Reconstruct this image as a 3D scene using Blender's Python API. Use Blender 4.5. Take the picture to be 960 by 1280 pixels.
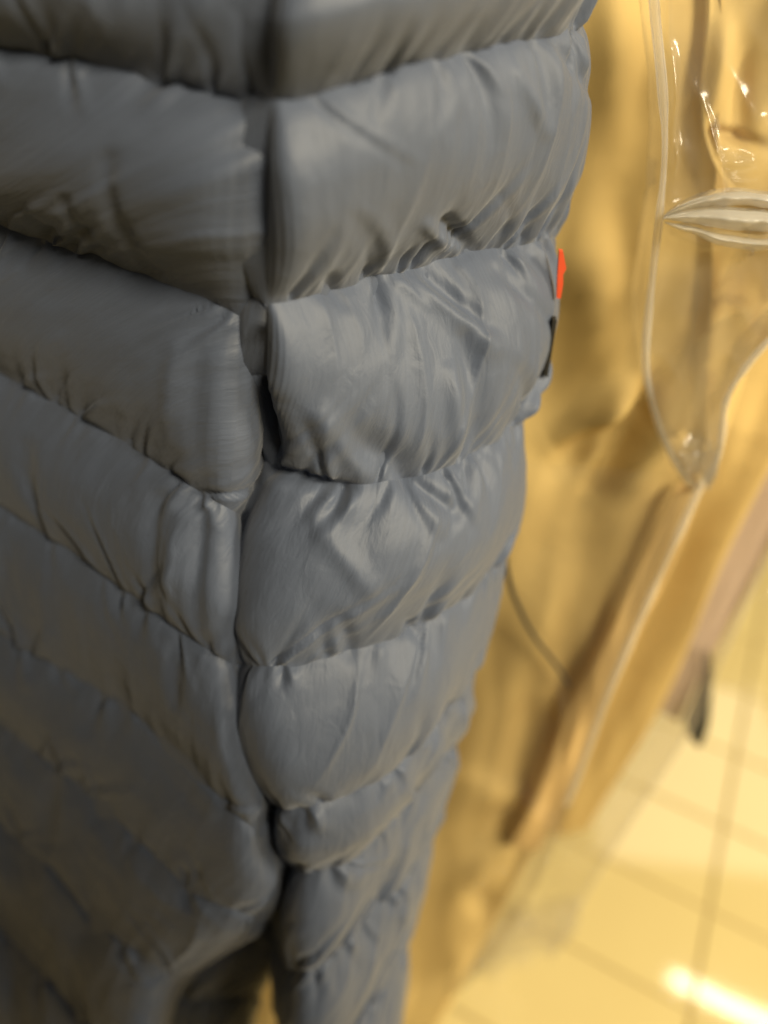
import bpy, math
import numpy as np
from mathutils import Matrix, Vector

for o in list(bpy.data.objects):
    bpy.data.objects.remove(o)
S = bpy.context.scene
COL = S.collection

# ------------------------------------------------------------------ camera, light, exposure
CAM_H = 1.45
TH, RO = math.radians(40.0), math.radians(6.0)
FPX = 961.0                       # focal length in pixels of the 960 x 1280 photograph
cd = bpy.data.cameras.new("camera")
cam = bpy.data.objects.new("camera", cd)
COL.objects.link(cam)
right = Vector((math.cos(RO), math.sin(RO)*math.sin(TH), math.sin(RO)*math.cos(TH)))
up = Vector((-math.sin(RO), math.cos(RO)*math.sin(TH), math.cos(RO)*math.cos(TH)))
fwd = Vector((0, math.cos(TH), -math.sin(TH)))
M = Matrix((right, up, -fwd)).transposed().to_4x4()
M.translation = (0, 0, CAM_H)
cam.matrix_world = M
cd.sensor_fit = 'VERTICAL'
cd.sensor_height = 24.0
cd.lens = 24.0*FPX/1280.0
cd.clip_start = 0.02
cd.clip_end = 60
cd.dof.use_dof = True
cd.dof.focus_distance = 0.40
cd.dof.aperture_fstop = 1.3
S.camera = cam

S.view_settings.view_transform = 'Standard'
S.view_settings.look = 'None'
S.view_settings.exposure = 0.22
S.view_settings.gamma = 1.0

W = bpy.data.worlds.new("World")
S.world = W
W.use_nodes = True
W.node_tree.nodes["Background"].inputs[0].default_value = (1.0, 0.93, 0.80, 1)
W.node_tree.nodes["Background"].inputs[1].default_value = 0.06

def lamp(name, loc, sx, sy, power, rotz=0.0, color=(1.0, 0.87, 0.63)):
    l = bpy.data.lights.new(name, 'AREA')
    l.shape = 'RECTANGLE'
    l.size, l.size_y = sx, sy
    l.energy = power
    l.color = color
    o = bpy.data.objects.new(name, l)
    COL.objects.link(o)
    o.location = loc
    o.rotation_euler = (0, 0, rotz)
    return o

# rays of the photograph's pixels, in world axes
def rays(px, py):
    x = np.asarray(px, float)-480.0
    y = np.asarray(py, float)-640.0
    xr = x*math.cos(RO)+y*math.sin(RO)
    yr = -x*math.sin(RO)+y*math.cos(RO)
    return xr, FPX*math.cos(TH)-yr*math.sin(TH), -FPX*math.sin(TH)-yr*math.cos(TH)
def at(px, py, D):
    """point of the place that stands D metres ahead of the lens"""
    X, Y, Z = rays(px, py)
    return np.stack([X/Y*D, np.asarray(D, float)+0*X, CAM_H+Z/Y*D], -1)
def at_z(px, py, z):
    X, Y, Z = rays(px, py)
    k = (z-CAM_H)/Z
    return np.stack([X*k, Y*k, 0*X+z], -1)

CEIL = 3.0
# strip lamp whose mirror image lies on the floor tiles
a = at_z(838, 1221, 0.0); b = at_z(1010, 1303, 0.0)
def mirror(p):
    d = np.array([p[0], p[1]])/CAM_H
    return d*(CAM_H+CEIL)
ma, mb = mirror(a), mirror(b)
dirv = (mb-ma)/np.linalg.norm(mb-ma)
mc = ma+dirv*1.3
ANG = math.atan2(dirv[1], dirv[0])
lamp("ceiling_strip_lamp", (mc[0], mc[1], CEIL), 2.6, 0.05, 26, ANG)
lamp("ceiling_panel_lamp", (1.1, -1.2, CEIL), 0.8, 0.8, 115)
lamp("ceiling_panel_lamp", (3.2, -0.55, CEIL), 1.0, 1.0, 190)
lamp("ceiling_panel_lamp", (2.2, 3.0, CEIL), 1.4, 1.4, 25)

# ------------------------------------------------------------------ helpers
def H(ix, iy, seed):
    n = (ix.astype(np.int64)*374761393+iy.astype(np.int64)*668265263+seed*974634777) & 0x7fffffff
    n = ((n ^ (n >> 13))*1274126177) & 0x7fffffff
    n = (n ^ (n >> 16)) & 0xffffff
    return n/float(0xffffff)*2-1
def noise(x, y, seed=0):
    x, y = np.broadcast_arrays(np.asarray(x, float), np.asarray(y, float))
    ix, iy = np.floor(x), np.floor(y)
    fx, fy = x-ix, y-iy
    fx = fx*fx*fx*(fx*(fx*6-15)+10); fy = fy*fy*fy*(fy*(fy*6-15)+10)
    a0 = H(ix, iy, seed); a1 = H(ix+1, iy, seed); b0 = H(ix, iy+1, seed); b1 = H(ix+1, iy+1, seed)
    return (a0*(1-fx)+a1*fx)*(1-fy)+(b0*(1-fx)+b1*fx)*fy
def fbm(x, y, seed=0, n=3):
    r, amp = 0, 1.0
    for i in range(n):
        r = r+noise(x*2**i, y*2**i, seed+i*17)*amp
        amp *= 0.5
    return r
def ridge(x, y, seed=0):
    return 1-2*np.abs(noise(x, y, seed))

def cr(P, t):
    """Catmull-Rom through rows of P (n, ...) at parameters t in 0..n-1"""
    P = np.asarray(P, float)
    n = len(P)
    t = np.clip(t, 0, n-1-1e-9)
    i = np.floor(t).astype(int)
    f = (t-i).reshape((-1,)+(1,)*(P.ndim-1))
    ext = np.concatenate([[2*P[0]-P[1]], P, [2*P[-1]-P[-2]]])
    p0, p1, p2, p3 = ext[i], ext[i+1], ext[i+2], ext[i+3]
    return 0.5*(2*p1+(p2-p0)*f+(2*p0-5*p1+4*p2-p3)*f**2+(3*p1-p0-3*p2+p3)*f**3)

def link(name, me, mat, parent=None):
    o = bpy.data.objects.new(name, me)
    COL.objects.link(o)
    if mat is not None:
        me.materials.clear(); me.materials.append(mat)
    if parent is not None:
        o.parent = parent
    return o
def empty(name, loc=(0, 0, 0)):
    o = bpy.data.objects.new(name, None)
    COL.objects.link(o)
    o.location = loc
    return o
def tag(o, label=None, cat=None, group=None, kind=None):
    for k, v in (("label", label), ("category", cat), ("group", group), ("kind", kind)):
        if v:
            o[k] = v
    return o

def grid_mesh(name, V, closed_u=False, uv=None, origin=None):
    """V: (nv, nu, 3) array of points"""
    nv, nu = V.shape[:2]
    co = V.reshape(-1, 3)
    if origin is not None:
        co = co-np.asarray(origin)
    idx = np.arange(nv*nu).reshape(nv, nu)
    if closed_u:
        nx = np.roll(idx, -1, axis=1)
        q = np.stack([idx[:-1], idx[1:], nx[1:], nx[:-1]], -1).reshape(-1, 4)
    else:
        q = np.stack([idx[:-1, :-1], idx[1:, :-1], idx[1:, 1:], idx[:-1, 1:]], -1).reshape(-1, 4)
    me = bpy.data.meshes.new(name)
    me.from_pydata(co.tolist(), [], q.tolist())
    me.polygons.foreach_set("use_smooth", np.ones(len(me.polygons), bool))
    if uv is not None:
        lay = me.uv_layers.new(name="UVMap")
        li = np.empty(len(me.loops), dtype=np.int32)
        me.loops.foreach_get("vertex_index", li)
        lay.data.foreach_set("uv", uv.reshape(-1, 2)[li].astype(np.float32).ravel())
    me.update()
    return me

def normals(V):
    du = np.gradient(V, axis=1); dv = np.gradient(V, axis=0)
    n = np.cross(du, dv)
    n /= np.maximum(np.linalg.norm(n, axis=-1, keepdims=True), 1e-12)
    return n

# ------------------------------------------------------------------ materials
def new_mat(name):
    m = bpy.data.materials.new(name)
    m.use_nodes = True
    nt = m.node_tree
    return m, nt, nt.nodes["Principled BSDF"], nt.nodes["Material Output"]
def node(nt, t, **kw):
    n = nt.nodes.new(t)
    for k, v in kw.items():
        setattr(n, k, v)
    return n

def nylon(name, col, streak=0.075):
    m, nt, p, out = new_mat(name)
    tc = node(nt, "ShaderNodeUVMap")
    mp = node(nt, "ShaderNodeMapping")
    mp.inputs["Scale"].default_value = (520, 9, 1)
    nt.links.new(tc.outputs[0], mp.inputs[0])
    n1 = node(nt, "ShaderNodeTexNoise")
    n1.inputs["Scale"].default_value = 1.0; n1.inputs["Detail"].default_value = 3
    nt.links.new(mp.outputs[0], n1.inputs["Vector"])
    mp2 = node(nt, "ShaderNodeMapping")
    mp2.inputs["Scale"].default_value = (18, 14, 1)
    nt.links.new(tc.outputs[0], mp2.inputs[0])
    n2 = node(nt, "ShaderNodeTexNoise")
    n2.inputs["Scale"].default_value = 1.0; n2.inputs["Detail"].default_value = 4
    nt.links.new(mp2.outputs[0], n2.inputs["Vector"])
    mix = node(nt, "ShaderNodeMix", data_type='RGBA')
    mix.inputs[6].default_value = tuple(c*(1-streak) for c in col)+(1,)
    mix.inputs[7].default_value = tuple(c*(1+streak) for c in col)+(1,)
    add = node(nt, "ShaderNodeMath", operation='ADD'); 
    mul = node(nt, "ShaderNodeMath", operation='MULTIPLY'); mul.inputs[1].default_value = 0.5
    nt.links.new(n1.outputs[0], add.inputs[0]); nt.links.new(n2.outputs[0], add.inputs[1])
    nt.links.new(add.outputs[0], mul.inputs[0])
    mr = node(nt, "ShaderNodeMapRange")
    mr.inputs[1].default_value = 0.35; mr.inputs[2].default_value = 0.65
    nt.links.new(mul.outputs[0], mr.inputs[0])
    nt.links.new(mr.outputs[0], mix.inputs[0])
    nt.links.new(mix.outputs[2], p.inputs["Base Color"])
    bp = node(nt, "ShaderNodeBump")
    bp.inputs["Strength"].default_value = 0.08; bp.inputs["Distance"].default_value = 0.002
    nt.links.new(n1.outputs[0], bp.inputs["Height"])
    mp3 = node(nt, "ShaderNodeMapping")
    mp3.inputs["Scale"].default_value = (130, 52, 1)
    nt.links.new(tc.outputs[0], mp3.inputs[0])
    n3 = node(nt, "ShaderNodeTexNoise")
    n3.inputs["Scale"].default_value = 1.0; n3.inputs["Detail"].default_value = 6; n3.inputs["Distortion"].default_value = 0.6
    nt.links.new(mp3.outputs[0], n3.inputs["Vector"])
    bp2 = node(nt, "ShaderNodeBump")
    bp2.inputs["Strength"].default_value = 0.30; bp2.inputs["Distance"].default_value = 0.0035
    nt.links.new(n3.outputs[0], bp2.inputs["Height"]); nt.links.new(bp.outputs[0], bp2.inputs["Normal"])
    nt.links.new(bp2.outputs[0], p.inputs["Normal"])
    p.inputs["Roughness"].default_value = 0.52
    p.inputs["Specular IOR Level"].default_value = 0.35
    p.inputs["Sheen Weight"].default_value = 0.15
    p.inputs["Sheen Roughness"].default_value = 0.5
    return m

def cotton(name, col, var=0.12, rough=0.75):
    m, nt, p, out = new_mat(name)
    tc = node(nt, "ShaderNodeTexCoord")
    n1 = node(nt, "ShaderNodeTexNoise"); n1.inputs["Scale"].default_value = 9; n1.inputs["Detail"].default_value = 5
    n2 = node(nt, "ShaderNodeTexNoise"); n2.inputs["Scale"].default_value = 900; n2.inputs["Detail"].default_value = 2
    nt.links.new(tc.outputs["Object"], n1.inputs["Vector"]); nt.links.new(tc.outputs["Object"], n2.inputs["Vector"])
    mix = node(nt, "ShaderNodeMix", data_type='RGBA')
    mix.inputs[6].default_value = tuple(c*(1-var) for c in col)+(1,)
    mix.inputs[7].default_value = tuple(min(1, c*(1+var)) for c in col)+(1,)
    nt.links.new(n1.outputs[0], mix.inputs[0])
    nt.links.new(mix.outputs[2], p.inputs["Base Color"])
    bp = node(nt, "ShaderNodeBump"); bp.inputs["Strength"].default_value = 0.15; bp.inputs["Distance"].default_value = 0.001
    nt.links.new(n2.outputs[0], bp.inputs["Height"]); nt.links.new(bp.outputs[0], p.inputs["Normal"])
    p.inputs["Roughness"].default_value = rough
    p.inputs["Specular IOR Level"].default_value = 0.3
    return m

def film(name, haze=0.10, boost=1.0):
    """clear polythene: mostly see-through, mirror-like where it turns edge-on, a trace of milky scatter"""
    m, nt, p, out = new_mat(name)
    nt.nodes.remove(p)
    tr = node(nt, "ShaderNodeBsdfTransparent"); tr.inputs[0].default_value = (0.985, 0.98, 0.97, 1)
    gl = node(nt, "ShaderNodeBsdfGlossy"); gl.inputs["Roughness"].default_value = 0.16
    df = node(nt, "ShaderNodeBsdfTranslucent"); df.inputs[0].default_value = (0.9, 0.88, 0.82, 1)
    d2 = node(nt, "ShaderNodeBsdfDiffuse"); d2.inputs[0].default_value = (0.9, 0.88, 0.82, 1)
    md = node(nt, "ShaderNodeMixShader"); md.inputs[0].default_value = 0.5
    nt.links.new(df.outputs[0], md.inputs[1]); nt.links.new(d2.outputs[0], md.inputs[2])
    fr = node(nt, "ShaderNodeFresnel"); fr.inputs[0].default_value = 1.5
    tc = node(nt, "ShaderNodeTexCoord")
    ns = node(nt, "ShaderNodeTexNoise"); ns.inputs["Scale"].default_value = 30; ns.inputs["Detail"].default_value = 3
    bp = node(nt, "ShaderNodeBump"); bp.inputs["Strength"].default_value = 0.25; bp.inputs["Distance"].default_value = 0.004
    nt.links.new(tc.outputs["Object"], ns.inputs["Vector"]); nt.links.new(ns.outputs[0], bp.inputs["Height"])
    nt.links.new(bp.outputs[0], gl.inputs["Normal"])
    m1 = node(nt, "ShaderNodeMixShader"); m1.inputs[0].default_value = haze
    nt.links.new(tr.outputs[0], m1.inputs[1]); nt.links.new(md.outputs[0], m1.inputs[2])
    mu = node(nt, "ShaderNodeMath", operation='MULTIPLY', use_clamp=True); mu.inputs[1].default_value = boost
    nt.links.new(fr.outputs[0], mu.inputs[0])
    m2 = node(nt, "ShaderNodeMixShader")
    nt.links.new(mu.outputs[0], m2.inputs[0]); nt.links.new(m1.outputs[0], m2.inputs[1]); nt.links.new(gl.outputs[0], m2.inputs[2])
    nt.links.new(m2.outputs[0], out.inputs["Surface"])
    return m

def plain(name, col, rough=0.5, spec=0.4):
    m, nt, p, out = new_mat(name)
    tc = node(nt, "ShaderNodeTexCoord")
    n1 = node(nt, "ShaderNodeTexNoise"); n1.inputs["Scale"].default_value = 60; n1.inputs["Detail"].default_value = 3
    nt.links.new(tc.outputs["Object"], n1.inputs["Vector"])
    mix = node(nt, "ShaderNodeMix", data_type='RGBA')
    mix.inputs[6].default_value = tuple(c*0.88 for c in col)+(1,)
    mix.inputs[7].default_value = tuple(min(1, c*1.12) for c in col)+(1,)
    nt.links.new(n1.outputs[0], mix.inputs[0]); nt.links.new(mix.outputs[2], p.inputs["Base Color"])
    p.inputs["Roughness"].default_value = rough
    p.inputs["Specular IOR Level"].default_value = spec
    return m

def tile_mat():
    m, nt, p, out = new_mat("glazed_tile")
    tc = node(nt, "ShaderNodeTexCoord"); oi = node(nt, "ShaderNodeObjectInfo")
    n1 = node(nt, "ShaderNodeTexNoise"); n1.inputs["Scale"].default_value = 5; n1.inputs["Detail"].default_value = 5
    ad = node(nt, "ShaderNodeVectorMath", operation='ADD')
    nt.links.new(tc.outputs["Object"], ad.inputs[0]); nt.links.new(oi.outputs["Location"], ad.inputs[1])
    nt.links.new(ad.outputs[0], n1.inputs["Vector"])
    ma_ = node(nt, "ShaderNodeMath", operation='MULTIPLY_ADD'); ma_.inputs[1].default_value = 0.35
    nt.links.new(oi.outputs["Random"], ma_.inputs[0]); nt.links.new(n1.outputs[0], ma_.inputs[2])
    mix = node(nt, "ShaderNodeMix", data_type='RGBA')
    mix.inputs[6].default_value = (0.52, 0.405, 0.17, 1)
    mix.inputs[7].default_value = (0.57, 0.455, 0.195, 1)
    nt.links.new(ma_.outputs[0], mix.inputs[0]); nt.links.new(mix.outputs[2], p.inputs["Base Color"])
    p.inputs["Roughness"].default_value = 0.06
    p.inputs["Specular IOR Level"].default_value = 0.5
    return m

NYLON = nylon("slate_nylon", (0.081, 0.099, 0.143))
TAN = cotton("tan_cotton", (0.63, 0.46, 0.178))
TAN2 = cotton("deep_tan_cotton", (0.60, 0.435, 0.165))
ORANGE_TAN = cotton("apricot_facing", (0.67, 0.46, 0.185))
MAUVE = cotton("mauve_grey_cloth", (0.46, 0.35, 0.27))
FILM = film("clear_polythene", 0.02, 0.28)
FILM_NEAR = film("cloudy_polythene", 0.08, 0.7)
FILM_CLEAR = film("thin_polythene", 0.03, 0.35)
FILM_MILKY = film("creased_polythene", 0.10, 0.35)
WELD = film("polythene_weld", 0.30, 0.2)
FOLD_GLINT = film("folded_glint_polythene", 0.55, 0.6)  # strong milky haze paints in the bright highlight along the folds
BLACK = plain("black_webbing", (0.018, 0.018, 0.016), 0.6)
RED = plain("red_label_cloth", (0.72, 0.09, 0.03), 0.5)
TILE = tile_mat()
GROUT = plain("ochre_grout", (0.42, 0.325, 0.145), 0.8, 0.2)

# ------------------------------------------------------------------ floor
gm = bpy.data.meshes.new("floor")
gm.from_pydata([(-5, -5, -0.004), (5, -5, -0.004), (5, 7, -0.004), (-5, 7, -0.004)], [], [(0, 1, 2, 3)])
floor = tag(link("floor", gm, GROUT), kind="structure")
fa = math.radians(66.6)
d1 = np.array([math.cos(fa), math.sin(fa)])          # across the short side of the tiles
d2 = np.array([math.sin(fa), -math.cos(fa)])         # along their long side
TW, TL, G = 0.190, 0.57, 0.0062
q = at_z(902, 1040, 0)[:2]
o1 = np.mean([at_z(900, 995, 0)[:2] @ d1, at_z(870, 1122, 0)[:2] @ d1+TW, at_z(715, 1251, 0)[:2] @ d1+2*TW])
o2 = q @ d2
def tile_mesh():
    import bmesh
    bm = bmesh.new()
    bmesh.ops.create_cube(bm, size=1)
    bmesh.ops.scale(bm, vec=(TL-G, TW-G, 0.01), verts=bm.verts)
    bmesh.ops.bevel(bm, geom=[e for e in bm.edges], offset=0.0015, segments=1, affect='EDGES')
    me = bpy.data.meshes.new("tile"); bm.to_mesh(me); bm.free()
    me.materials.append(TILE)
    return me
tm = tile_mesh()
rng = np.random.RandomState(4)
for i in range(-9, 11):
    for j in range(-4, 4):
        c = d1*(o1+(i+0.5)*TW)+d2*(o2+(j+0.5)*TL)
        t = bpy.data.objects.new("tile", tm)
        COL.objects.link(t)
        t.parent = floor
        t.location = (c[0], c[1], -0.0035+rng.uniform(-.0004, .0004))
        t.rotation_euler = (rng.uniform(-.0008, .0008), rng.uniform(-.0008, .0008), math.atan2(d2[1], d2[0]))

# ------------------------------------------------------------------ quilted jacket
def resample(poly, n=60):
    p = np.asarray(poly, float)
    t = (p[:, 0]-p[0, 0])/(p[-1, 0]-p[0, 0])
    s = np.linspace(0, 1, n)
    # smooth interpolation through the seam's points
    idx = np.interp(s, t, np.arange(len(p)))
    y = cr(p[:, 1:2], idx)[:, 0]
    y = 0.5*y+0.5*np.interp(s, t, p[:, 1])
    x = p[0, 0]+s*(p[-1, 0]-p[0, 0])
    return np.stack([x, y], -1)

def quilted_tube(seams, zs, Ds, nu, nb, nv, puff, pucker, foldamp, back, folds, seed, lcurl=None, rcurl=None, edge_puff=0.55, seam_side=None, reach=0.30, ncrease=34):
    """seams: polylines left to right; every seam is a level ring at height zs below the lens
    (or, for the top rings, at the given distances Ds). Returns one closed ring strip per baffle."""
    K = len(seams)
    NS = 81
    s = np.linspace(0, 1, NS)
    rows, pxs = [], []
    for k in range(K):
        p = resample(seams[k], NS)
        if Ds[k] is not None:
            d0, d1_ = Ds[k]
            D = d0+(d1_-d0)*s**1.7
        else:
            X, Y, Z = rays(p[:, 0], p[:, 1])
            D = zs[k]*Y/Z
            D = np.convolve(np.pad(D, 6, mode='edge'), np.ones(13)/13, mode='valid')
        D = D+(lcurl[k] if lcurl else 0)*np.exp(-s/0.035)+(rcurl[k] if rcurl else 0.02)*np.exp(-(1-s)/0.028)
        rows.append(at(p[:, 0], p[:, 1], D)); pxs.append(p)
    rows = np.array(rows); pxs = np.array(pxs)
    u = (1-np.cos(np.pi*np.linspace(0, 1, nu)))/2*0.55+np.linspace(0, 1, nu)*0.45
    res = []
    vt = np.linspace(0, K-1, (K-1)*nv+1)
    R = cr(rows, vt); P = cr(pxs, vt)
    fi = u*(NS-1)
    i0 = np.clip(np.floor(fi).astype(int), 0, NS-2); fr = (fi-i0)[None, :, None]
    F = R[:, i0]*(1-fr)+R[:, i0+1]*fr
    FP = P[:, i0]*(1-fr)+P[:, i0+1]*fr
    # closing half ring behind
    w = np.linspace(0, 1, nb+2)[1:-1]
    A, B = F[:, -1], F[:, 0]
    ab = B-A
    out = np.stack([-ab[:, 1], ab[:, 0], 0*ab[:, 0]], -1)
    out /= np.linalg.norm(out, axis=1, keepdims=True)
    out *= np.sign(out[:, 1:2])
    Bk = A[:, None]+ab[:, None]*((1-np.cos(np.pi*w))/2)[None, :, None]+out[:, None]*(back*np.sin(np.pi*w)**0.7)[None, :, None]
    V = np.concatenate([F, Bk], 1)
    n = normals(np.concatenate([V[:, -1:], V, V[:, :1]], 1))[:, 1:-1]
    # make the normals look outward
    c = V.mean(1, keepdims=True)
    if np.mean(np.sum(n*(V-c), -1)) < 0:
        n = -n
    seg = np.linalg.norm(np.diff(np.concatenate([V, V[:, :1]], 1), axis=1), axis=-1)
    arc = np.concatenate([np.zeros((len(V), 1)), np.cumsum(seg, 1)[:, :-1]], 1)
    dv = np.linalg.norm(np.diff(V[:, nu//2], axis=0), axis=-1)
    ln = np.concatenate([[0], np.cumsum(dv)])[:, None]+0*arc
    t = (vt % 1.0)[:, None]; t[-1] = 1.0
    k = np.minimum(np.floor(vt+1e-9), K-2)[:, None]
    t = np.clip(vt[:, None]-k, 0, 1)
    d = np.minimum(t, 1-t)
    ts = t**0.93
    prof = np.power(np.clip(np.sin(np.pi*ts), 0, 1), 0.95)
    uu = np.concatenate([u, 1+0*w])[None]
    env = np.ones_like(arc)
    env *= 1-(1-edge_puff)*np.exp(-(1-uu)/0.12)
    pk = np.asarray(puff)[np.minimum(k.astype(int), K-2)]
    if seam_side is not None:      # both halves are stitched down along the vertical join, most firmly high up
        e = uu if seam_side < 0 else 1-uu
        hold = np.clip(1-(vt[:, None]-3.2)/1.2, 0.15 if seam_side < 0 else 0.7, 1)
        env *= 1-0.97*hold*np.exp(-(e/(0.022 if seam_side < 0 else 0.045))**1.5)
    ph = pk*(1+0.22*noise(arc/0.07, k*3.1, seed))*env
    disp = ph*prof
    # puckers that spring from the stitching and fade into the baffle
    wj = 0.25*noise(arc/0.05, vt[:, None]*1.3, seed+3)
    for wl, amp, sd in ((0.017, 1.0, 11), (0.0095, 0.26, 12), (0.031, 0.9, 13)):
        x = arc/wl+wj*0.03/wl*0.5
        up_ = ridge(x, k*7.3+0.15*t, seed+sd)
        dn_ = ridge(x+0.35*t, k*7.3+7.3+0.15*t, seed+sd)
        wt = np.exp(-t/0.26); wb = np.exp(-(1-t)/reach)
        gate1 = np.clip(0.55+0.9*noise(arc/0.045, k*5.7, seed+sd+40), 0, 1.4)
        gate2 = np.clip(0.55+0.9*noise(arc/0.045, (k+1)*5.7, seed+sd+40), 0, 1.4)
        q_ = (up_*wt*gate1+dn_*wb*gate2)*np.clip(d/0.05, 0, 1)
        disp = disp+pucker*amp*q_
    # short crimps right at the needle line
    for wl, amp, sd in ((0.0075, 1.0, 71), (0.0115, 1.0, 72)):
        g = np.clip(0.45+1.0*noise(arc/0.03, np.round(vt)[:, None]*3.3, seed+sd+5), 0, 1.3)
        cp = noise(arc/wl+0.3*noise(arc/0.02, t*2, seed+8), np.round(vt)[:, None]*7.7+t*0.6, seed+sd)
        disp = disp+0.0015*amp*g*cp*np.exp(-(d/0.17)**2)*np.clip(d/0.03, 0.15, 1)
    # creases that start at the needle holes and die out in the padding
    rg = np.random.RandomState(seed+7)
    for kk in range(K-1):
        sl = slice(kk*nv, (kk+1)*nv+1)
        a_, t_ = arc[sl], t[sl]
        hgt = np.linalg.norm(V[(kk+1)*nv, nu//2]-V[kk*nv, nu//2])
        amax = arc[sl][:, nu-1].mean()
        acc = np.zeros_like(a_)
        for c_ in range(ncrease):
            top_ = rg.rand() < 0.40
            a0 = rg.rand()*amax
            ln_ = hgt*rg.uniform(0.18, 0.62)*(0.7 if top_ else 1.0)
            w0 = rg.uniform(0.0016, 0.0042)
            tl = rg.normal(0.0 if seam_side < 0 else 0.22, 0.35) if seam_side is not None else rg.normal(0, 0.3)
            am = rg.uniform(0.0010, 0.0040)*min(1.0, hgt/0.085)
            yy = (t_ if top_ else 1-t_)*hgt
            xx = a_-a0-(tl if top_ else -tl)*yy-0.25*yy*yy/ln_*rg.normal(0, 1)
            w_ = w0*(0.8+1.2*np.clip(yy/ln_, 0, 1))
            fade = np.clip(1-yy/ln_, 0, 1)**0.9
            acc += am*fade*(-np.exp(-(xx/w_)**2)+0.75*np.exp(-((xx-2.0*w_)/(1.3*w_))**2))
        disp[sl] += acc*np.clip(d[sl]/0.035, 0.1, 1)
    # long slack folds running across the baffle
    x = arc/0.034+vt[:, None]*0.35+0.5*noise(arc/0.06, vt[:, None], seed+21)
    fl = ridge(x, vt[:, None]*0.9, seed+22)
    fl = np.sign(fl)*np.abs(fl)**1.4
    disp = disp+foldamp*fl*np.clip(d/0.25, 0, 1)*np.clip(0.5+noise(arc/0.09, vt[:, None]*0.8, seed+23), 0, 1)
    disp = disp+foldamp*0.5*fbm(arc/0.05, ln/0.05, seed+30, 3)*np.clip(d/0.2, 0, 1)
    # particular creases seen on this jacket
    fx, fy = FP[..., 0], FP[..., 1]
    for (x0, y0, x1, y1, wd, amp) in folds:
        L2 = (x1-x0)**2+(y1-y0)**2
        h = np.clip(((fx-x0)*(x1-x0)+(fy-y0)*(y1-y0))/L2, 0, 1)
        dist = np.hypot(fx-x0-h*(x1-x0), fy-y0-h*(y1-y0))
        disp[:, :nu] += amp*np.exp(-(dist/wd)**2)*(0.4+0.6*np.sin(np.pi*np.clip(h*0.8+0.1, 0, 1)))
    # the stitched line itself wanders a little
    wob = 0.0022*noise(arc/0.012, k*0+np.round(vt)[:, None]*9.1, seed+50)*np.exp(-d/0.1)
    V2 = V+n*disp[..., None]
    V2[..., 2] += wob
    uv = np.stack([arc, ln], -1)
    for kk in range(K-1):
        sl = slice(kk*nv, (kk+1)*nv+1)
        res.append((V2[sl], uv[sl]))
    return res

def build_baffles(parent, strips, name, mat):
    for Vs, uv in strips:
        me = grid_mesh(name, Vs, closed_u=True, uv=uv)
        link(name, me, mat, parent)

def inner_tube(strips, shrink):
    """the lining inside the baffles, a little smaller than the stitched rings"""
    rings = [s[0][0] for s in strips]+[strips[-1][0][-1]]
    V = np.array([r[::4] for r in rings])
    c = V.mean(1, keepdims=True)
    return c+(V-c)*shrink

jacket = empty("quilted_jacket", (0, 0.33, 0.55))
tag(jacket, "slate grey quilted down jacket hanging in front of the tan coats", "jacket")

sl_seams = [
    [(372, -290), (430, -310), (530, -345), (650, -395), (765, -440)],
    [(354, -70), (420, -90), (520, -120), (640, -160), (745, -200)],
    [(338, 128), (385, 118), (450, 96), (590, 62), (690, 42), (728, 34)],
    [(332, 384), (400, 366), (480, 342), (570, 320), (650, 306), (694, 298)],
    [(338, 588), (400, 606), (470, 606), (520, 598), (600, 566), (655, 522)],
    [(300, 832), (360, 833), (430, 818), (510, 790), (575, 752), (630, 692)],
    [(342, 1006), (368, 1012), (397, 1006), (466, 980), (516, 938), (555, 885), (594, 832)],
    [(362, 1086), (392, 1089), (432, 1080), (455, 1062), (490, 1024), (530, 974), (570, 925)],
    [(362, 1212), (394, 1212), (437, 1172), (486, 1120), (540, 1050)],
    [(362, 1330), (400, 1326), (440, 1290), (480, 1232), (512, 1176)],
    [(362, 1460), (400, 1452), (450, 1400), (492, 1320)],
]
sl_z = [0, 0, 0, -.158, -.258, -.352, -.440, -.510, -.600, -.700, -.800]
sl_D = [(.332, .455), (.325, .45), (.322, .45)]+[None]*8
sl_folds = [
    (488, 340, 590, 440, 16, 0.006), (530, 348, 580, 415, 11, -0.006),
    (560, 430, 590, 560, 14, -0.007), (540, 470, 556, 560, 11, 0.005),
    (440, 545, 510, 590, 20, -0.009), (392, 500, 452, 590, 12, 0.004),
    (345, 588, 440, 612, 9, -0.009), (505, 596, 552, 632, 9, -0.006),
    (500, 250, 545, 305, 10, 0.004), (530, 248, 580, 308, 10, -0.006),
    (422, 768, 436, 815, 11, -0.005), (505, 772, 520, 795, 8, -0.004),
    (690, 50, 716, 110, 9, -0.004), (630, 80, 650, 140, 10, 0.003),
    (395, 640, 450, 720, 14, 0.003), (610, 340, 660, 400, 9, -0.003),
    (372, 1010, 366, 1050, 8, -0.003), (400, 335, 420, 372, 10, -0.004),
    (520, 940, 500, 1040, 8, -0.003), (338, 490, 346, 560, 20, -0.017), (556, 880, 545, 960, 8, -0.003),
    (575, 880, 560, 950, 7, 0.002), (480, 1080, 460, 1180, 9, -0.003), (510, 1040, 492, 1140, 8, 0.002),
]
sleeve_strips = quilted_tube(sl_seams, sl_z, sl_D, 270, 60, 48, [.018, .0185, .0190, .0185, .0155, .0125, .0090, .0085, .008, .008], 0.0014, 0.0026, 0.055, sl_folds, 5, lcurl=[.001, .001, .001, .002, .008, .022, .03, .03, .03, .03, .03], seam_side=-1)
sleeve = link("sleeve", grid_mesh("sleeve", inner_tube(sleeve_strips, 0.93), closed_u=True), NYLON, jacket)
build_baffles(sleeve, sleeve_strips, "baffle", NYLON)

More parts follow.
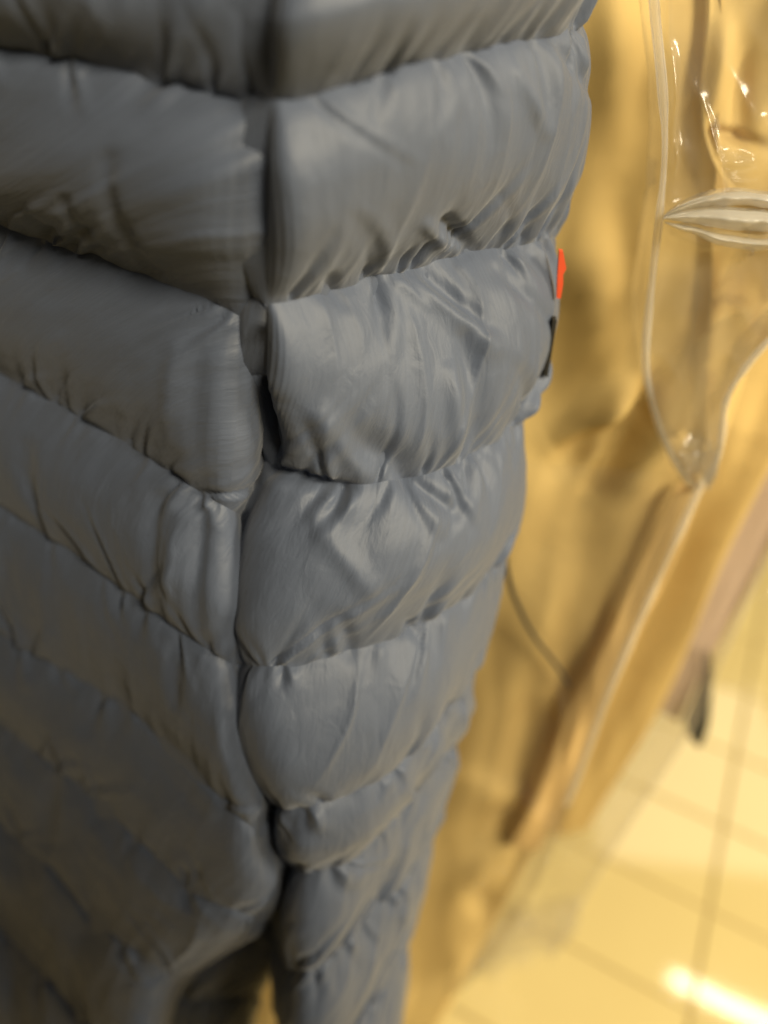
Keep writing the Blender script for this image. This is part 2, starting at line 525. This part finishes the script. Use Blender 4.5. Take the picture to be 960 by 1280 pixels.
bd_seams = [
    [(-330, -480), (-150, -450), (0, -415), (150, -375), (392, -310)],
    [(-330, -240), (-150, -205), (0, -170), (150, -135), (374, -79)],
    [(-330, -10), (-150, 26), (0, 58), (150, 88), (260, 112), (336, 130), (360, 135)],
    [(-330, 180), (-150, 228), (0, 282), (100, 315), (200, 352), (306, 394), (340, 407)],
    [(-330, 310), (-150, 385), (0, 465), (100, 520), (200, 580), (290, 636), (316, 652)],
    [(-330, 450), (-150, 545), (0, 632), (90, 690), (180, 756), (290, 830), (322, 850)],
    [(-330, 600), (-150, 700), (0, 790), (100, 848), (167, 890), (237, 958), (322, 1040), (345, 1060)],
    [(-330, 700), (-150, 810), (0, 905), (83, 968), (158, 1035), (246, 1118), (335, 1150)],
    [(-330, 800), (-150, 925), (0, 1029), (67, 1087), (117, 1150), (228, 1232)],
    [(-330, 900), (-150, 1050), (0, 1158), (50, 1210), (100, 1272), (196, 1340)],
    [(-330, 1010), (-150, 1180), (0, 1300), (60, 1360), (180, 1450)],
]
bd_z = [0, 0, 0, -.168, -.268, -.357, -.457, -.550, -.650, -.755, -.85]
bd_D = [(.395, .345), (.385, .335), (.375, .325)]+[None]*8
bd_folds = [
    (170, 170, 200, 330, 12, -0.003), (60, 240, 85, 290, 12, -0.003), (120, 215, 140, 300, 10, -0.003),
    (265, 440, 262, 610, 13, -0.0025), (240, 430, 230, 540, 10, 0.0015),
    (208, 620, 200, 740, 9, -0.004), (235, 640, 222, 760, 9, 0.003), (258, 640, 256, 770, 9, -0.004),
    (50, 560, 56, 620, 12, -0.004), (20, 690, 10, 750, 14, -0.004), (70, 980, 62, 1050, 10, -0.006),
    (225, 800, 232, 870, 8, -0.004),
]
body_strips = quilted_tube(bd_seams, bd_z, bd_D, 250, 50, 48, [.0185, .0190, .0195, .0165, .0120, .0085, .0062, .0055, .005, .005], 0.0015, 0.0024, 0.05, bd_folds, 61, rcurl=[.02, .02, .02, .045, .055, .045, .03, .02, .02, .02, .02], edge_puff=1.0, seam_side=1, reach=0.42)
front = link("front_panel", grid_mesh("front_panel", inner_tube(body_strips, 0.95), closed_u=True), NYLON, jacket)
build_baffles(front, body_strips, "baffle", NYLON)

# the far half of the jacket, seen low down between the front panel and the sleeve
bk_seams = [
    [(205, 1010), (260, 1035), (372, 1062)],
    [(190, 1130), (250, 1145), (366, 1152)],
    [(160, 1240), (235, 1250), (324, 1244)],
    [(140, 1350), (215, 1360), (300, 1350)],
]
bk_D = [(.305, .295), (.285, .27), (.265, .25), (.245, .235)]
back_strips = quilted_tube(bk_seams, [0]*4, bk_D, 70, 24, 30, [.008]*3, 0.0014, 0.0018, 0.02, [], 91)
bkp = link("back_panel", grid_mesh("back_panel", inner_tube(back_strips, 0.93), closed_u=True), NYLON, jacket)
build_baffles(bkp, back_strips, "baffle", NYLON)

# ------------------------------------------------------------------ lofts for hanging cloth and film
def loft(rows, nu, nv, thick, amp=0.0, wl=0.08, seed=0, folds=(), power=0.6, fine=0.0, stretch=6.0, fw=1.0):
    """rows: equal lists of (px, py, D) down the garment; closed flattened tube, thick metres deep"""
    G_ = np.array(rows, float)
    A_ = cr(G_, np.linspace(0, len(G_)-1, nv))
    A_ = cr(np.swapaxes(A_, 0, 1), np.linspace(0, A_.shape[1]-1, nu))
    A_ = np.swapaxes(A_, 0, 1)
    fx, fy, D = A_[..., 0], A_[..., 1], A_[..., 2].copy()
    u = np.linspace(0, 1, nu)[None]
    V = at(fx, fy, D)
    arc = V[..., 0]; zz = V[..., 2]
    dd = amp*fbm(arc/wl+0.4*noise(zz/0.25, arc*0, seed+9), zz/(wl*stretch), seed, 3)
    if fine:
        dd = dd+fine*ridge(arc/0.03+1.3*noise(zz/0.06, arc/0.06, seed+3), zz/0.045, seed+5)
        dd = dd+fine*0.6*ridge((arc+zz)/0.025, (zz-arc)/0.04, seed+6)
    for (x0, y0, x1, y1, wd, am) in folds:
        L2 = (x1-x0)**2+(y1-y0)**2
        h = np.clip(((fx-x0)*(x1-x0)+(fy-y0)*(y1-y0))/L2, 0, 1)
        dist = np.hypot(fx-x0-h*(x1-x0), fy-y0-h*(y1-y0))
        dd = dd+am*np.exp(-(dist/(wd*fw))**2)*np.sin(np.pi*(0.08+0.84*h))**1.2
    V[..., 1] -= dd*np.clip(np.minimum(u, 1-u)/0.04, 0, 1)
    Bk = V[:, ::-1][:, 1:-1].copy()
    ub = u[:, ::-1][:, 1:-1]
    Bk[..., 1] += thick*np.power(np.sin(np.pi*ub), power)
    out = np.concatenate([V, Bk], 1)
    return out, V

def ruled(edges, ncol=5):
    """edges: (left px, right px, py left, py right, D left, D right)"""
    rows = []
    for (xl, xr_, yl, yr_, dl, dr) in edges:
        rows.append([(xl+(xr_-xl)*t, yl+(yr_-yl)*t, dl+(dr-dl)*t) for t in np.linspace(0, 1, ncol)])
    return rows
def hang(name, V, mat, parent):
    return link(name, grid_mesh(name, V, closed_u=True), mat, parent)
def tube(name, pts, r, mat, parent, n=8, vary=0.0):
    p = np.asarray(pts, float)
    p = cr(p, np.linspace(0, len(p)-1, 40))
    t = np.gradient(p, axis=0); t /= np.linalg.norm(t, axis=1, keepdims=True)
    a_ = np.cross(t, [0, 1, 0.2]); a_ /= np.linalg.norm(a_, axis=1, keepdims=True)
    b_ = np.cross(t, a_)
    ang = np.linspace(0, 2*np.pi, n, endpoint=False)
    rr = r*np.ones(len(p)) if np.isscalar(r) else np.interp(np.linspace(0, 1, len(p)), np.linspace(0, 1, len(r)), r)
    rr = rr*(1+vary*noise(np.arange(len(p))/2.7, np.zeros(len(p)), 5))
    V = p[:, None]+rr[:, None, None]*(np.cos(ang)[None, :, None]*a_[:, None]+np.sin(ang)[None, :, None]*b_[:, None])
    return link(name, grid_mesh(name, V, closed_u=True), mat, parent)

# ------------------------------------------------------------------ near tan coat
coat = empty("tan_coat", (0.1, 0.5, 0.2))
tag(coat, "long tan cotton coat hanging directly behind the grey sleeve", "coat")
rowsA = ruled([
    (560, 905, -130, -140, .56, .56), (560, 900, 90, 90, .555, .55), (540, 893, 280, 280, .55, .54),
    (500, 886, 460, 465, .54, .525), (470, 874, 610, 604, .53, .505), (430, 790, 800, 786, .51, .475),
    (390, 716, 990, 972, .475, .45), (340, 640, 1140, 1112, .44, .425), (290, 560, 1290, 1262, .40, .395),
    (270, 500, 1390, 1362, .38, .375)], 7)
VA, FA = loft(rowsA, 150, 220, 0.05, 0.014, 0.09, 3, [
    (770, -60, 775, 200, 20, 0.008), (700, 700, 640, 900, 26, 0.012), (760, 650, 690, 860, 18, -0.012), (620, 760, 560, 1000, 24, -0.012), (830, 470, 800, 560, 12, -0.014), (790, 470, 740, 600, 14, 0.010), (650, 1010, 590, 1180, 16, 0.010),
    (742, 300, 762, 480, 26, 0.010), (690, 560, 815, 500, 13, 0.014), (700, 595, 812, 522, 13, -0.020),
    (740, 640, 805, 548, 12, -0.018), (660, 760, 740, 640, 26, -0.008), (720, 700, 700, 860, 22, 0.010),
    (575, 985, 690, 1010, 14, 0.010), (600, 1060, 690, 1000, 12, -0.010), (560, 1130, 640, 1040, 12, 0.008),
    (585, 1100, 640, 1180, 12, -0.009), (780, 250, 790, 480, 16, -0.008), (640, 900, 700, 930, 20, -0.006)], fw=1.5, stretch=11)
hang("coat_body", VA, TAN, coat)
fac = ruled([(842, 876, 612, 600, .503, .499), (796, 842, 706, 690, .491, .485), (744, 794, 806, 788, .476, .470),
             (702, 752, 895, 878, .461, .457), (668, 716, 980, 968, .446, .445), (636, 672, 1050, 1056, .436, .433)], 4)
VF, _ = loft(fac, 30, 120, 0.016, 0.004, 0.03, 8)
VF[..., 1] -= 0.008
hang("front_facing", VF, ORANGE_TAN, coat)
tube("drawcord", at(np.array([630, 634, 645, 668, 696, 712]), np.array([680, 715, 752, 796, 832, 858]),
     np.array([.476, .474, .471, .466, .462, .458])), [0.0022, 0.0022, 0.0019, 0.0014], BLACK, coat)

# ------------------------------------------------------------------ far tan coat with sleeve
coat2 = empty("tan_coat", (0.35, 0.6, 0.4))
tag(coat2, "deeper tan coat behind the first one, its sleeve inside the clear bag", "coat")
rowsB = ruled([
    (760, 1180, -140, -160, .66, .66), (750, 1180, 100, 100, .655, .655), (740, 1160, 300, 300, .645, .645),
    (720, 1040, 480, 420, .63, .63), (690, 975, 620, 560, .615, .62), (660, 905, 790, 700, .60, .605),
    (630, 832, 950, 872, .585, .59), (600, 735, 1060, 1035, .57, .575)], 6)
VB, _ = loft(rowsB, 110, 150, 0.045, 0.010, 0.08, 23, [
    (905, 560, 800, 830, 18, -0.012), (940, 470, 860, 700, 14, 0.010)], fw=1.5)
hang("coat_body", VB, TAN2, coat2)
rowsS = ruled([
    (880, 1120, -140, -150, .56, .56), (886, 1120, 0, -5, .555, .555), (876, 1110, 100, 96, .55, .55),
    (880, 1090, 165, 170, .545, .545), (896, 1060, 212, 220, .54, .54), (918, 1030, 240, 258, .54, .54)], 5)
VS, _ = loft(rowsS, 60, 80, 0.05, 0.006, 0.05, 41, [(905, 20, 890, 150, 14, 0.008), (935, 60, 925, 200, 12, -0.008), (880, 165, 960, 185, 9, -0.008)])
hang("sleeve", VS, TAN, coat2)
rowsT = ruled([
    (836, 1040, 262, 262, .575, .575), (822, 985, 360, 350, .565, .565), (816, 945, 440, 430, .555, .555),
    (828, 920, 510, 505, .545, .548), (852, 898, 568, 560, .54, .54), (866, 884, 592, 590, .535, .535)], 5)
VT, _ = loft(rowsT, 50, 80, 0.03, 0.008, 0.045, 47, [(850, 300, 835, 470, 13, -0.014), (900, 320, 880, 480, 14, 0.010), (868, 340, 850, 520, 9, 0.006)])
hang("coat_tail", VT, TAN2, coat2)

# ------------------------------------------------------------------ mauve grey garment at the far right, with its black strap end
mv = empty("mauve_grey_coat", (0.45, 0.65, 0.5))
tag(mv, "mauve grey garment edge showing beyond the tan coats above the floor", "garment")
rowsM = ruled([
    (930, 1120, 300, 380, .69, .69), (900, 1060, 480, 520, .675, .675), (880, 990, 620, 620, .66, .66),
    (850, 942, 720, 722, .65, .65), (815, 884, 825, 830, .64, .64), (796, 850, 880, 900, .635, .635)], 5)
VM, _ = loft(rowsM, 50, 80, 0.03, 0.006, 0.05, 71)
hang("coat_body", VM, MAUVE, mv)
rowsK = ruled([(882, 890, 812, 824, .625, .625), (876, 890, 848, 856, .622, .622), (862, 888, 885, 890, .62, .62), (856, 884, 905, 914, .618, .618),
               (868, 876, 931, 934, .616, .616)], 4)
VK, _ = loft(rowsK, 14, 30, 0.008, 0.0, 0.05, 2)
hang("strap_end", VK, BLACK, mv)

# ------------------------------------------------------------------ clear polythene bags
bag1 = empty("garment_bag", (0.3, 0.5, 0.8))
tag(bag1, "clear plastic bag gathered to a knotted tip around the tan sleeve", "plastic bag")
rows1 = ruled([
    (808, 1150, -140, -150, .47, .47), (815, 1150, 0, 0, .47, .47), (827, 1150, 110, 110, .468, .47),
    (830, 1140, 200, 190, .466, .47), (824, 1120, 272, 262, .464, .47), (814, 1090, 350, 330, .462, .468),
    (808, 1010, 420, 390, .46, .465), (810, 950, 478, 440, .458, .462), (826, 910, 540, 505, .456, .458),
    (848, 902, 585, 560, .454, .455), (862, 892, 604, 596, .452, .452), (868, 884, 610, 608, .452, .452)], 7)
V1, _ = loft(rows1, 130, 180, 0.15, 0.006, 0.05, 83, [
    (828, 272, 905, 246, 8, 0.014), (905, 246, 980, 262, 8, 0.014), (828, 274, 980, 276, 10, 0.016), (830, 278, 900, 302, 8, 0.014), (900, 302, 980, 296, 8, 0.012),
    (840, 60, 838, 190, 6, 0.008), (826, -40, 832, 60, 5, 0.007), (843, 175, 840, 215, 5, 0.010), (880, 130, 905, 250, 6, 0.008),
    (922, 270, 930, 320, 5, 0.012), (955, 150, 958, 215, 6, 0.012), (862, 560, 872, 605, 5, 0.008), (884, 540, 876, 600, 4, 0.009), (896, 560, 880, 596, 4, -0.006),
    (890, 195, 940, 200, 6, 0.010)], power=0.35, fine=0.002)
hang("film", V1, FILM_NEAR, bag1)
L = np.array([(814, -60), (819, 20), (828, 110), (831, 190), (824, 272), (814, 360), (807, 440), (811, 485), (826, 540), (846, 582), (864, 606)])
tube("welded_edge", at(L[:, 0], L[:, 1], np.full(len(L), .462)), 0.0021, WELD, bag1, vary=0.35)
Rr = np.array([(962, 424), (930, 462), (908, 500), (903, 545), (896, 575), (882, 604)])
tube("welded_edge", at(Rr[:, 0], Rr[:, 1], np.full(len(Rr), .458)), 0.0021, WELD, bag1, vary=0.35)
# three overlapping film pleats across the cuff, their highlight coloured in as milky white
for n_, (mid, hh, dd_) in enumerate((([(830, 270), (862, 257), (905, 249), (950, 250), (1000, 256)], 9, .456),
                                     ([(829, 273), (862, 272), (905, 273), (950, 276), (1000, 280)], 12, .451),
                                     ([(831, 278), (862, 286), (905, 298), (950, 303), (1000, 298)], 8, .456))):
    top = [(x, y-hh*min(1, 0.12+0.9*q/2.0)) for q, (x, y) in enumerate(mid)]
    low = [(x, y+hh*min(1, 0.12+0.9*q/2.0)) for q, (x, y) in enumerate(mid)]
    rw = [[(a_[0]+(b_[0]-a_[0])*f, a_[1]+(b_[1]-a_[1])*f, dd_-0.010*math.sin(math.pi*f)) for a_, b_ in zip(top, low)] for f in (0, .25, .5, .75, 1)]
    VBf, _ = loft(rw, 80, 30, 0.006, 0.0025, 0.02, 19+n_, fine=0.0012, stretch=2)
    hang("glint_pleat", VBf, FOLD_GLINT, bag1)
kn = ruled([(850, 898, 566, 560, .452, .452), (856, 898, 585, 580, .450, .450), (862, 892, 600, 598, .450, .450), (868, 884, 610, 608, .452, .452)], 5)
VN, _ = loft(kn, 60, 50, 0.02, 0.004, 0.008, 12, [], fine=0.004, stretch=3)
hang("gathered_tip", VN, FILM_MILKY, bag1)

bag2 = empty("garment_bag", (0.1, 0.45, 0.2))
tag(bag2, "clear plastic bag over the near tan coat, creased at its lower end", "plastic bag")
rows2 = ruled([
    (520, 880, 560, 596, .485, .468), (470, 842, 700, 684, .475, .452), (430, 794, 820, 790, .462, .438),
    (390, 728, 990, 962, .435, .418), (360, 700, 1080, 1040, .415, .405), (320, 660, 1180, 1130, .395, .388),
    (300, 600, 1250, 1215, .375, .372), (285, 560, 1300, 1250, .365, .362)], 7)
V2_, _ = loft(rows2, 110, 160, 0.15, 0.004, 0.07, 131, [
    (570, 968, 640, 985, 9, 0.012), (640, 985, 700, 1040, 9, 0.012), (600, 1060, 660, 1010, 8, -0.010), (560, 1110, 640, 1075, 9, 0.010),
    (600, 1130, 650, 1170, 8, -0.010), (560, 1210, 620, 1195, 8, 0.010), (690, 850, 705, 905, 6, 0.008)], power=0.4, fine=0.0006)
hang("film", V2_, FILM_CLEAR, bag2)
C = np.array([(884, 590), (858, 646), (828, 712), (796, 784), (760, 868), (730, 950), (708, 1006)])
tube("welded_edge", at(C[:, 0], C[:, 1], np.array([.47, .462, .452, .44, .43, .42, .412])), 0.0026, WELD, bag2, vary=0.4)

bag3 = empty("garment_bag", (0.35, 0.6, 0.2))
tag(bag3, "clear plastic bag end hanging empty below the mauve garment, over the floor tiles", "plastic bag")
rows3 = ruled([
    (880, 1040, 500, 560, .60, .60), (800, 968, 700, 688, .59, .59), (760, 915, 800, 795, .58, .58), (700, 866, 930, 905, .565, .57),
    (660, 796, 1040, 1015, .55, .555), (610, 738, 1140, 1105, .535, .54), (585, 720, 1190, 1140, .525, .53), (575, 700, 1215, 1185, .52, .525)], 6)
V3, _ = loft(rows3, 90, 130, 0.12, 0.004, 0.05, 151, [
    (640, 1180, 720, 1130, 10, 0.008), (655, 1170, 665, 1210, 6, -0.01), (700, 1150, 690, 1190, 6, 0.010)], power=0.4, fine=0.0008)
hang("film", V3, FILM, bag3)
Cr = ruled([(575, 722, 1180, 1120, .520, .525), (570, 724, 1198, 1145, .518, .523), (575, 715, 1216, 1170, .517, .522), (590, 690, 1228, 1192, .517, .522)], 6)
VC, _ = loft(Cr, 130, 60, 0.02, 0.004, 0.02, 171, fine=0.006, stretch=2)
hang("crumpled_hem", VC, FILM_MILKY, bag3)
Eg = np.array([(962, 692), (912, 800), (866, 904), (796, 1014), (738, 1106), (722, 1136)])
tube("welded_edge", at(Eg[:, 0], Eg[:, 1], np.array([.59, .58, .57, .555, .54, .53])), 0.0014, WELD, bag3, vary=0.5)

# ------------------------------------------------------------------ small parts on the jacket's outer edge
def slab(name, quad, D, th, mat, parent):
    qd = np.array(quad, float)
    f = at(qd[:, 0], qd[:, 1], np.full(len(qd), D)); bk = f+np.array([0, th, 0])
    n_ = len(qd)
    me = bpy.data.meshes.new(name)
    me.from_pydata(np.concatenate([f, bk]).tolist(), [], [tuple(range(n_)), tuple(range(2*n_-1, n_-1, -1))]+[(i, (i+1) % n_, (i+1) % n_+n_, i+n_) for i in range(n_)])
    return link(name, me, mat, parent)
lb = slab("label", [(699, 314), (704, 315), (708, 336), (704, 343), (704, 356), (701, 373), (696, 373), (697, 345)], .43, 0.004, RED, jacket)
lb["label"] = "small red cloth label at the outer edge of the sleeve"
zp = slab("zip_pull", [(691, 400), (696, 401), (690, 440), (685, 472), (680, 470), (686, 432)], .425, 0.006, BLACK, jacket)

# ------------------------------------------------------------------ added coat, unseen behind the lens, shading the jacket's lower left
def hung_tube(name, rings, mat, parent, seed, amp=0.012):
    """rings: (cx, cy, z, half width, half depth)"""
    R_ = cr(np.array(rings, float), np.linspace(0, len(rings)-1, 60))
    ph = np.linspace(0, 2*np.pi, 72, endpoint=False)[None]
    k = 1+amp*8*noise(np.cos(ph)*3+5, np.sin(ph)*3+R_[:, 2:3]*1.2, seed)
    V = np.stack([R_[:, 0:1]+R_[:, 3:4]*np.cos(ph)*k, R_[:, 1:2]+R_[:, 4:5]*np.sin(ph)*k, R_[:, 2:3]+0*ph], -1)
    return link(name, grid_mesh(name, V, closed_u=True), mat, parent)
CHAR = cotton("light_blocker_charcoal", (0.03, 0.03, 0.032))
dark = empty("light_blocker_coat", (0.06, -0.2, 0.3))
tag(dark, "unseen charcoal coat added behind the lens to shade the grey jacket", "coat")
hung_tube("coat_body", [(0.04, -.26, 1.82, .05, .04), (0.04, -.26, 1.78, .13, .06), (0.04, -.26, 1.73, .22, .08), (0.04, -.25, 1.5, .25, .10),
          (0.04, -.20, 1.15, .26, .12), (0.04, -.15, .85, .29, .14), (0.04, -.12, .35, .33, .16)], CHAR, dark, 5)
hung_tube("sleeve", [(0.26, -.25, 1.71, .04, .05), (0.29, -.24, 1.55, .06, .07), (0.30, -.22, 1.3, .055, .065), (0.31, -.2, .98, .05, .06)], CHAR, dark, 6)
hung_tube("sleeve", [(-0.18, -.25, 1.71, .04, .05), (-0.21, -.24, 1.55, .06, .07), (-0.22, -.22, 1.3, .055, .065), (-0.23, -.2, .98, .05, .06)], CHAR, dark, 7)

# parent offsets: keep every part where it was built
bpy.context.view_layer.update()
for o in COL.objects:
    if o.parent is not None and o.parent.type == 'EMPTY':
        o.matrix_parent_inverse = o.parent.matrix_world.inverted()
